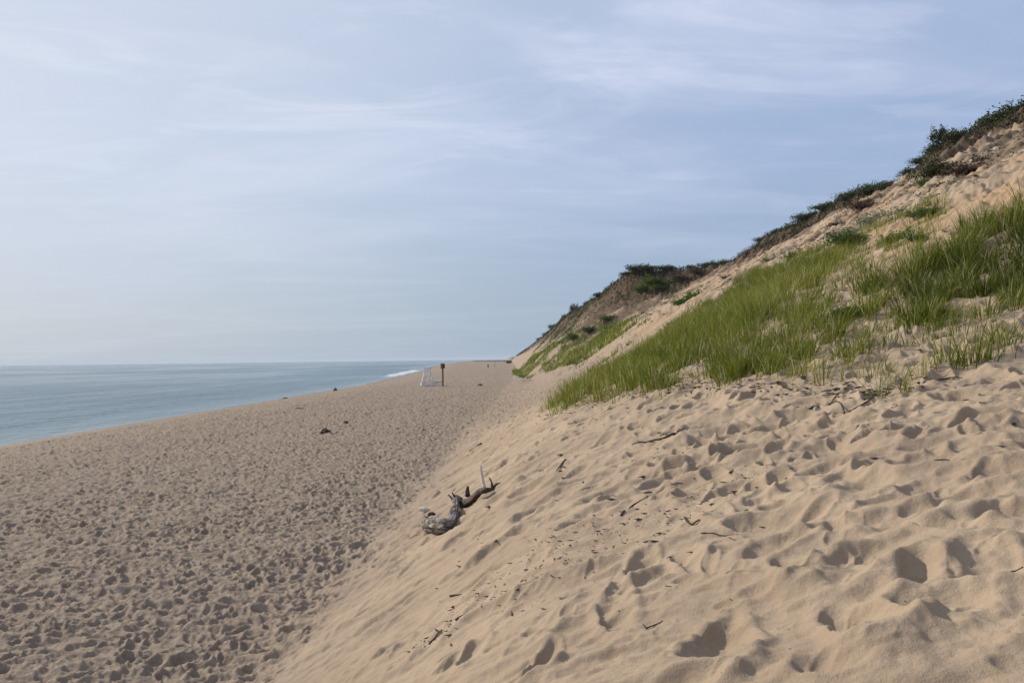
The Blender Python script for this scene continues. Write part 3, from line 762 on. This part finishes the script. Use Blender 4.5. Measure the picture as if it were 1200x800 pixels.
for k in range(4):
    of = [np.array([math.cos(k*1.6+.3*j), math.sin(k*2.1), math.sin(k*1.6+.3*j)])*rr_[j]*.65 for j in range(6)]
    mb.tube([pts[j]-O+of[j] for j in range(k % 2, 6-k % 2)], [rr_[j]*.5 for j in range(k % 2, 6-k % 2)], 6, 6, .5, seed=80+k)
mb.build('limb', M['logdark'], lg)
b0 = pts[4]-O; mb = MB(); mb.tube([b0+np.array([-.03, .02, 0]), b0+np.array([-.06, .05, .13]), b0+np.array([-.09, .05, .34])], [.026, .024, .014], 8, 4, .15, seed=3)
mb.build('upright_branch', M['bleach'], lg)
b1 = pts[5]-O
for k, (d1, d2, r) in enumerate([((.05, .04, .06), (.12, .1, .08), .018), ((-.01, .02, .10), (-.05, .03, .17), .013)]):
    mb = MB(); mb.tube([b1, b1+np.array(d1), b1+np.array(d2)], [.028, r, .006], 6, 3, .2, seed=8+k); mb.build('twig', M['logdark'], lg)
b2 = W(504, 622, .1)-O
mb = MB(); mb.tube([b2, b2+np.array([-.03, .03, .10]), b2+np.array([.0, .03, .17]), b2+np.array([.06, .03, .165]), b2+np.array([.10, .02, .12])], [.040, .030, .024, .020, .012], 8, 4, .5, seed=12)
mb.build('root_stub', M['logdark'], lg)
b3 = W(533, 606, .2)-O
for k, d in enumerate([(-.10, .02, .14), (-.04, .03, .17), (.0, .02, .13), (.14, -.06, -.02), (.16, .0, -.06)]):
    mb = MB(); mb.tube([b3, b3+np.array(d)*.55+np.array([.01, 0, .01]), b3+np.array(d)], [.022, .016, .009], 6, 3, .3, seed=20+k); mb.build('broken_root', M['log'], lg)
b4 = W(548, 596, .2)-O; mb = MB(); mb.tube([b4-np.array([0, 0, .05]), b4+np.array([.0, 0, .05]), b4+np.array([.01, 0, .10])], [.045, .03, .016], 6, 3, .2); mb.build('knot', M['logdark'], lg)
p = W(497, 604, .03); mb = MB(); mb.tube([(-.09, .02, .03), (0, 0, .03), (.09, -.03, .02)], [.03, .05, .03], 8, 4, .3)
meta(mb.build('wood_chunk', M['bleach'], loc=tuple(p)), 'cream coloured chunk of wood lying just behind the thick end of the log', 'driftwood')

# ---------------------------------------------------------------- twigs, one object each
GT = 'twigs and sticks washed up on the dune'
def stick(ps, r, label, mat='dark', side=None, name='twig'):
    r *= .66; P = [W(*q, up=r*.7) for q in ps]; O = P[0].copy(); mb = MB()
    Pn = [P[0]-O]
    for a, b in zip(P[:-1], P[1:]):
        L = np.linalg.norm(b-a); mid = (a+b)/2+rng.normal(size=3)*L*.03; mid[2] = max(mid[2], h1(mid[0], mid[1])+r*.5); Pn += [mid-O, b-O]
    n = len(Pn); mb.tube(Pn, np.linspace(r, r*.45, n), 6, 3, .25, seed=int(ps[0][0]))
    o = mb.build(name, M[mat], loc=tuple(O)); meta(o, label, 'twig', GT)
    for q in (side or []):
        S = [W(*s_, up=r*1.6) for s_ in q]; m2 = MB(); m2.tube([s_-O for s_ in S], np.linspace(r*.7, r*.25, len(S)), 5, 3, .2); m2.build('side_branch', M[mat], o)
stick([(805, 511), (790, 516), (774, 520), (757, 522), (741, 526)], .028, 'gnarled black stick with a raised side branch, under the left of the grass bank', side=[[(784, 517), (772, 511), (757, 505)], [(794, 514), (803, 519)]])
stick([(564, 523), (557, 527), (550, 532)], .045, 'short thick black stick at the edge of the trampled beach')
stick([(663, 547), (657, 551), (651, 556)], .02, 'small black forked stick on smooth sand below the grass tip', side=[[(658, 551), (664, 554)]])
stick([(712, 616), (700, 619), (688, 624), (663, 631)], .012, 'long thin black stick lying along the litter line')
stick([(728, 617), (735, 609), (742, 602), (760, 594)], .013, 'bent stick pointing up slope just above the litter line')
stick([(803, 624), (811, 629), (820, 625)], .014, 'v shaped black twig in a hollow right of the litter line')
stick([(822, 641), (838, 639), (850, 640), (862, 645)], .008, 'thin wavy twig just below the v shaped one', side=[[(848, 640), (856, 636), (866, 637)]])
stick([(467, 638), (480, 634), (492, 628)], .014, 'straight brown stick pointing at the thick end of the log', 'tan')
stick([(757, 744), (767, 738), (777, 733)], .006, 'lone thin twig standing proud on smooth sand at the bottom', side=[[(757, 744), (752, 738)]])
stick([(534, 740), (542, 733), (550, 727)], .012, 'black twig at the lower end of the litter line')
stick([(503, 766), (510, 758), (518, 752)], .011, 'lowest black twig of the litter line')
stick([(527, 706), (535, 702), (543, 700)], .013, 'chunky black twig left of the litter line')
stick([(976, 489), (990, 487), (1004, 482), (1024, 474)], .022, 'dark branch on the sand left of the wispy tuft', side=[[(990, 487), (984, 480), (976, 477)]])
stick([(945, 483), (958, 477), (971, 472), (990, 468)], .018, 'dark branch left of the longer one below the round green tuft', side=[[(970, 472), (984, 473)]])
stick([(1038, 466), (1050, 461), (1066, 457)], .026, 'thick dark branch just right of the wispy tuft', side=[[(1050, 461), (1056, 452), (1052, 446)]])
stick([(983, 534), (995, 540), (1010, 546)], .009, 'fine twig in the middle of the trampled terrace')
stick([(1182, 678), (1191, 671), (1199, 669)], .008, 'twig cut by the right edge of the picture')
stick([(815, 563), (820, 558), (824, 556)], .012, 'short black twig on the terrace above the litter line')
stick([(775, 572), (787, 575), (800, 572)], .009, 'thin twig in a footprint above the litter line')
stick([(1092, 556), (1103, 559), (1113, 557)], .011, 'dark twig in a footprint toward the right side')
stick([(613, 640), (623, 646), (632, 652)], .004, 'hair thin pale root strand right of the log', 'tan')
stick([(618, 566), (626, 562), (637, 558)], .012, 'small dark twig in footprints right of the log branch')
stick([(700, 466), (712, 463), (726, 461)], .02, 'dark stick in the litter below the left end of the grass')
stick([(744, 470), (733, 476), (722, 481)], .022, 'dark slanting stick below the left end of the grass')
stick([(870, 468), (880, 464), (893, 460)], .016, 'dark stick in the litter under the middle of the bank')
stick([(1100, 455), (1112, 452), (1128, 447)], .016, 'dark root below the tallest bright tuft')
stick([(612, 500), (622, 496), (634, 492)], .02, 'dark root poking out at the brow below the tip of the grass')
stick([(475, 606), (480, 611)], .007, 'tiny twig left of the cream wood chunk')
stick([(780, 694), (793, 695)], .005, 'fine twig across a footprint near the bottom middle')
stick([(1150, 566), (1163, 572), (1170, 571)], .008, 'thin twig near the right edge of the terrace')

# ---------------------------------------------------------------- scattered litter (uncountable chips)
def chips(pos, size, name, label, mat):
    n = len(pos); x, y = pos[:, 0], pos[:, 1]; z = height(x, y)
    a = rng.random(n)*6.28; L = size*(.4+1.6*rng.random(n)**2); w = L*(.10+.22*rng.random(n)); t = w*.6
    cx, sx = np.cos(a), np.sin(a); V = []
    for (i, j, k) in ((-1, 0, .5), (0, -1, 0), (1, 0, .4), (0, 1, 0), (0, 0, 1.3), (0, 0, -.6)):
        lx = i*L+.0; ly = j*w; V.append(np.stack([x+lx*cx-ly*sx, y+lx*sx+ly*cx, z+.001+k*t], 1))
    V = np.stack(V, 1).reshape(-1, 3)
    T = np.array([[0, 1, 4], [1, 2, 4], [2, 3, 4], [3, 0, 4], [1, 0, 5], [2, 1, 5], [3, 2, 5], [0, 3, 5]])
    o = mesh_np(name, V, ((np.arange(n)*6)[:, None, None]+T[None]).reshape(-1, 3), mat, smooth=False)
    return meta(o, label, 'litter', kind='stuff')
def along(pxs, n, sx, sy):
    P = np.array([hit(*q)[:2] for q in pxs]); seg = rng.integers(0, len(P)-1, n); t = rng.random((n, 1))
    c = P[seg]*(1-t)+P[seg+1]*t
    # little heaps: cluster half of them
    h = rng.integers(0, max(3, n//14), n); off = rng.normal(size=(max(3, n//14), 2))*(sx, sy)
    cc = P[rng.integers(0, len(P)-1, len(off))]; tt = rng.random((len(off), 1)); cc = cc*(1-tt)+np.roll(cc, 1, 0)*0+0
    return c+rng.normal(size=(n, 2))*(sx, sy)*.8
L1 = along([(905, 560), (860, 585), (800, 605), (740, 632), (690, 652), (640, 680), (600, 700)], 430, .34, .36)
L2 = along([(700, 618), (650, 640), (600, 668), (560, 705), (520, 745), (490, 770)], 150, .14, .16)
L3 = along([(640, 492), (690, 478), (760, 462), (850, 460), (940, 462), (1020, 466), (1100, 452)], 900, .16, .25)
L4 = np.stack([rng.uniform(-.5, 5, 240), rng.uniform(3, 12, 240)], 1)
chips(np.vstack([L1, L2]), .024, 'wood_litter', 'line of small dark wood chips running down the sand slope', M['dark'])
chips(L3, .05, 'wood_litter', 'dark broken stems and roots littering the sand under the grass bank', M['dark'])
chips(L4, .010, 'wood_litter', 'tiny dark specks sprinkled over the near sand', M['dark'])
x = rng.uniform(13, 36, 1500); y = rng.uniform(24, 118, 1500); chips(np.stack([x, y], 1), .22, 'fallen_clods', 'dark clods and root scraps fallen onto the open bluff face', M['weed'])
x = rng.uniform(-25, -4, 160); y = rng.uniform(10, 90, 160); chips(np.stack([x, y], 1), .03, 'wood_litter', 'sparse dark scraps on the trampled beach', M['dark'])

L5 = np.stack([rng.uniform(-.8, 5.5, 330), rng.uniform(4.5, 14, 330)], 1); L5 = L5[(L5[:, 0] > -1.5+.1*L5[:, 1])]
chips(L5, .045, 'twig_litter', 'loose thin twigs and stalks scattered over the trampled upper sand', M['dark'])
# ---------------------------------------------------------------- seaweed heaps on the beach
def heap(px, py, w, h, label, seed):
    p = W(px, py, rmin=5); mb = MB(); r = random.Random(seed)
    for k in range(16):
        a = r.random()*6.28; q = r.random()*w*.5; x0 = math.cos(a)*q; y0 = math.sin(a)*q*.8; zz = h*(1-(2*q/w)**2)*.7
        b = r.random()*6.28; l = w*.28
        mb.tube([(x0-math.cos(b)*l, y0-math.sin(b)*l, .0), (x0, y0, zz+h*.25), (x0+math.cos(b)*l, y0+math.sin(b)*l, .0)], [h*.10, h*.24, h*.08], 6, 3, .4, seed=seed+k)
    meta(mb.build('seaweed_heap', M['weed'], loc=tuple(p)), label, 'seaweed', 'seaweed heaps on the beach')
heap(381, 508, .42, .20, 'dark peaked heap of weed in the middle of the trampled beach', 1)
heap(351, 479, .8, .12, 'flat dark weed heap nearer the water than the peaked one', 2)
heap(52, 536, .6, .07, 'low greyish weed heap near the left edge of the beach', 3)
heap(393, 458, .6, .38, 'black lump sitting right at the waterline', 4)
heap(334, 467, .7, .15, 'small dark heap by the waterline left of the black lump', 5)
heap(563, 452, .7, .25, 'dark lump near the foot of the slope beyond the post', 6)
heap(405, 496, .3, .12, 'smallest dark scrap right above the peaked weed heap', 7)

# ---------------------------------------------------------------- lifeguard chair
cx, cy, _ = hit(501, 452.5); z0 = h1(cx, cy)-.05
ch = empty('lifeguard_chair', (cx, cy, z0), math.radians(12), label='tall white wooden lifeguard chair standing empty on the beach', cat='lifeguard chair')
def part(name, fn, mat='white', parent=ch):
    mb = MB(); fn(mb); return mb.build(name, M[mat], parent, smooth=False)
for sx in (-1, 1):
    part('leg', lambda b: b.bar((sx*1.0, -.75, 0), (sx*.5, -.35, 1.62), 0.168))
    part('leg', lambda b: b.bar((sx*1.0, .85, 0), (sx*.5, .42, 1.62), 0.168))
    part('side_rail', lambda b: b.bar((sx*.93, -.72, .25), (sx*.93, .8, .25), 0.126))
    part('side_brace', lambda b: b.bar((sx*.88, -.66, .4), (sx*.60, .46, 1.3), 0.112))
    part('armrest', lambda b: (b.bar((sx*.5, -.42, 2.0), (sx*.5, .40, 2.0), .12, .05), b.bar((sx*.5, -.36, 1.64), (sx*.5, -.36, 1.99), 0.112)))
    part('back_post', lambda b: b.bar((sx*.48, .40, 1.6), (sx*.5, .55, 2.62), 0.154))
part('front_rail', lambda b: b.bar((-.98, -.74, .16), (.98, -.74, .16), 0.168))
part('front_brace', lambda b: (b.bar((-.92, -.70, .22), (.56, -.43, 1.45), 0.126)))
part('front_brace', lambda b: (b.bar((.92, -.76, .22), (-.56, -.49, 1.45), 0.126)))
for k in range(4): part('ladder_rung', lambda b: b.bar((-.95+.11*k, -.80+.1*k, .45+.3*k), (.95-.11*k, -.80+.1*k, .45+.3*k), 0.112))
part('seat', lambda b: [b.bar((-.58, -.36+.155*k, 1.68), (.58, -.36+.155*k, 1.68), .14, .05) for k in range(6)])
part('backrest', lambda b: [b.bar((-.52, .36+.03*k, 1.9+.2*k), (.52, .36+.03*k, 1.9+.2*k), .04, .15) for k in range(4)])
part('rear_rail', lambda b: b.bar((-.97, .82, .2), (.97, .82, .2), 0.14))
ch.scale = (.85, .85, .98)
cx2, cy2, _ = hit(511, 451); z1 = h1(cx2, cy2)-.03
bn = empty('storage_box', (cx2, cy2, z1), .2, label='low white storage box with a dark lid beside the lifeguard chair', cat='box')
part('box_body', lambda b: b.box((-.45, -.3, 0), (.45, .3, .42)), 'white', bn)
part('lid', lambda b: b.bar((-.75, 0, .47), (.75, 0, .47), .7, .07), 'post', bn)
# ---------------------------------------------------------------- post
cx, cy, _ = hit(519, 453); z0 = h1(cx, cy)-.1
po = empty('marker_post', (cx, cy, z0), math.radians(35), label='brown wooden post with a dark box on top, right of the lifeguard chair', cat='post')
part('pole', lambda b: b.bar((0, 0, 0), (0, 0, 2.75), .15), 'post', po)
part('box', lambda b: b.box((-.24, -.18, 2.42), (.24, .18, 2.96)), 'board', po)
part('cap', lambda b: (b.bar((-.28, -.09, 3.0), (.28, -.09, 3.0), .24, .05), b.bar((-.27, .11, 2.99), (.27, .11, 2.99), .15, .05)), 'post', po)

# ---------------------------------------------------------------- far beach goers
def person(px, py, pose, cloth, label, rz):
    p = hit(px, py, rmin=20); z0 = h1(p[0], p[1])
    root = empty('person', (p[0], p[1], z0), rz, label=label, cat='person', group='people far along the beach')
    if pose == 'sit':
        J = dict(pel=(0, 0, .14), ch=(0, .08, .42), nk=(0, .05, .60), hd=(0, .03, .70), ht=(0, .02, .84), kl=(-.16, -.40, .46), kr=(.16, -.42, .44), al=(-.14, -.70, .08), ar=(.14, -.72, .08), fl=(-.14, -.86, .05), fr=(.14, -.88, .05),
                 sl=(-.19, .07, .54), sr=(.19, .07, .54), el=(-.26, -.10, .36), er=(.26, -.10, .36), hl=(-.15, -.36, .44), hr=(.15, -.38, .42), hpl=(-.1, -.03, .13), hpr=(.1, -.03, .13))
    else:
        J = dict(pel=(0, 0, .93), ch=(0, .0, 1.22), nk=(0, .0, 1.47), hd=(0, -.01, 1.56), ht=(0, -.01, 1.70), kl=(-.12, -.05, .50), kr=(.12, .05, .50), al=(-.13, .06, .07), ar=(.14, -.1, .07), fl=(-.14, -.09, .03), fr=(.15, -.24, .03),
                 sl=(-.19, 0, 1.40), sr=(.19, 0, 1.40), el=(-.25, .03, 1.12), er=(.26, -.04, 1.12), hl=(-.25, -.10, .88), hr=(.27, -.14, .9), hpl=(-.1, 0, .88), hpr=(.1, 0, .88))
    R = dict(pel=.14, ch=.15, nk=.06, hd=.085, ht=.085, kl=.06, kr=.06, al=.04, ar=.04, fl=.035, fr=.035, sl=.06, sr=.06, el=.042, er=.042, hl=.035, hr=.035, hpl=.09, hpr=.09)
    E = [('pel', 'ch'), ('ch', 'nk'), ('nk', 'hd'), ('hd', 'ht'), ('ch', 'sl'), ('ch', 'sr'), ('sl', 'el'), ('sr', 'er'), ('el', 'hl'), ('er', 'hr'), ('pel', 'hpl'), ('pel', 'hpr'), ('hpl', 'kl'), ('hpr', 'kr'), ('kl', 'al'), ('kr', 'ar'), ('al', 'fl'), ('ar', 'fr')]
    def skin(name, keys, grow, mat):
        ks = [k for k in J if k in keys]; me = bpy.data.meshes.new(name)
        me.from_pydata([J[k] for k in ks], [(ks.index(a), ks.index(b)) for a, b in E if a in ks and b in ks], [])
        o = bpy.data.objects.new(name, me); COL.objects.link(o); o.parent = root
        md = o.modifiers.new('Skin', 'SKIN'); md.use_smooth_shade = True
        for v, k in zip(me.skin_vertices[0].data, ks): v.radius = (R[k]+grow,)*2
        me.skin_vertices[0].data[0].use_root = True
        s_ = o.modifiers.new('Sub', 'SUBSURF'); s_.levels = s_.render_levels = 1
        me.materials.append(M[mat]); return o
    skin('body', set(J), 0, 'skin')
    skin('clothes', {'pel', 'ch', 'sl', 'sr', 'el', 'er', 'hpl', 'hpr', 'kl', 'kr'}, .022, cloth)
    hm = MB(); h = J['ht']; hm.tube([(h[0], h[1]+.03, h[2]-.06), (h[0], h[1]+.02, h[2]+.02), (h[0], h[1], h[2]+.08)], [.10, .105, .05], 8, 3); hm.build('hair', M['hair'], root)
person(572, 432, 'stand', 'navy', 'person in dark clothes standing alone far down the beach', 2.6)
person(578.5, 429.5, 'sit', 'pale', 'person in pale clothes sitting far down the beach, nearer than their companion', 2.2)
person(580.5, 428, 'stand', 'pale', 'person in pale clothes standing behind the sitting one', 3.4)

# ---------------------------------------------------------------- camera
cd = bpy.data.cameras.new('camera'); cam = bpy.data.objects.new('camera', cd); COL.objects.link(cam)
cd.sensor_width = 36; cd.lens = FPX/1200*36; cd.clip_start = .05; cd.clip_end = 60000
c, s = math.cos(-ROLL), math.sin(-ROLL); cp, sp = math.cos(PITCH), math.sin(PITCH)
Uv = Vector((0, -sp, cp)); Fw = Vector((0, cp, sp)); Rv = Vector((1, 0, 0))*c+Uv*s; Up = Vector((1, 0, 0))*-s+Uv*c
mt = Matrix((Rv, Up, -Fw)).transposed().to_4x4(); mt.translation = (0, 0, CAM_Z); cam.matrix_world = mt
sc.camera = cam

# ---------------------------------------------------------------- light and sky
SUN = Vector((-.80, .42, .0)).normalized(); EL = math.radians(31)
sd = Vector((SUN.x*math.cos(EL), SUN.y*math.cos(EL), math.sin(EL)))
ld = bpy.data.lights.new('sun', 'SUN'); ld.energy = 4.6; ld.angle = math.radians(2.5); ld.color = (1, .915, .78)
lo = bpy.data.objects.new('sun', ld); COL.objects.link(lo); lo.rotation_euler = sd.to_track_quat('Z', 'Y').to_euler()
w = bpy.data.worlds.new('World'); sc.world = w; w.use_nodes = True; t = w.node_tree; t.nodes.clear(); B = NB(t)
sky = B.n('ShaderNodeTexSky', sky_type='NISHITA', sun_disc=False, sun_elevation=EL, sun_rotation=math.atan2(sd.x, sd.y), altitude=10, air_density=1.2, dust_density=2.0, ozone_density=1.2)
dr = B.n('ShaderNodeTexCoord').outputs['Generated']; sp_ = B.n('ShaderNodeSeparateXYZ', {0: dr}); X_, Y_, Z_ = sp_.outputs
zz = B.m('ADD', B.m('MAXIMUM', Z_, 0.0), .10)
pl = B.n('ShaderNodeCombineXYZ', {0: B.m('DIVIDE', X_, zz), 1: B.m('DIVIDE', Y_, zz), 2: 0.0}).outputs[0]
mp = B.n('ShaderNodeMapping', {'Vector': pl, 'Rotation': (0, 0, math.radians(18)), 'Scale': (.50, 1.15, 1)}).outputs[0]
c1 = B.noise(mp, .9, 7, .58, .6); c2 = B.noise(mp, 2.6, 6, .62, .9)
mp2 = B.n('ShaderNodeMapping', {'Vector': dr, 'Scale': (1.3, 1.3, 5.0), 'Location': (.3, .1, .0)}).outputs[0]; c3 = B.noise(mp2, 1.5, 4, .5)
# thin high cloud veil over blue
dt = B.n('ShaderNodeVectorMath', {0: dr, 1: tuple(sd)}, operation='DOT_PRODUCT').outputs['Value']
glow = B.ramp(dt, .25, 1.0)
side = B.ramp(X_, .75, -.65)                          # brighter toward the sun's side
hz = B.ramp(Z_, .28, .0)
hi = B.ramp(Z_, .05, .5)
veil = B.mix(side, C(3.3, 4.35, 6.55), C(4.3, 5.4, 7.3))
veil = B.mix(B.m('MULTIPLY', hz, .85), veil, B.mix(side, C(2.95, 4.0, 5.3), C(3.3, 4.3, 5.2)))
cl = B.m('ADD', B.m('MULTIPLY', B.ramp(c1, .42, .66), .75), B.m('MULTIPLY', B.ramp(c2, .46, .70), .55))
cl = B.m('MULTIPLY', cl, B.m('ADD', .12, B.m('MULTIPLY', hi, .95)))
col = B.mix(cl, veil, B.mix(side, C(5.5, 6.15, 8.1), C(7.2, 7.9, 9.4)))
col = B.mix(B.m('MULTIPLY', B.ramp(c3, .50, .72), .35), col, B.mix(side, C(3.2, 3.95, 6.3), C(4.1, 4.9, 7.0)))
col = B.mix(B.m('MULTIPLY', glow, .35), col, C(9.0, 9.0, 9.3))
fin = B.mix(.92, sky.outputs[0], col); fin = B.n('ShaderNodeVectorMath', {0: fin, 1: (1.07, 1.06, 1.05)}, operation='MULTIPLY').outputs[0]
bg = B.n('ShaderNodeBackground', {0: fin, 1: .10}); B.n('ShaderNodeOutputWorld', {0: bg.outputs[0]})

if True:   # thin sea air round the whole scene
    mb = MB(); mb.add([(a, b, c) for c in (-11, 34) for a, b in ((-17000, -17000), (17000, -17000), (17000, 17000), (-17000, 17000))], [[0, 3, 2, 1], [4, 5, 6, 7], [0, 1, 5, 4], [1, 2, 6, 5], [2, 3, 7, 6], [3, 0, 4, 7]])
    mh = bpy.data.materials.new('haze'); B = NB(nt(mh)); pv = B.n('ShaderNodeVolumePrincipled', {'Color': C(.8, .88, 1), 'Density': .00009})
    B.n('ShaderNodeOutputMaterial', {1: pv.outputs[0]}); meta(mb.build('haze', mh), 'thin sea haze over the far coast', kind='stuff')
sc.view_settings.view_transform = 'Standard'; sc.view_settings.look = 'None'; sc.view_settings.gamma = 1; sc.view_settings.exposure = 0
sc.view_settings.use_curve_mapping = False
sc.render.engine = 'CYCLES'; sc.cycles.max_bounces = 5; sc.cycles.diffuse_bounces = 2; sc.cycles.glossy_bounces = 2; sc.cycles.use_denoising = True
sc.cycles.use_adaptive_sampling = True
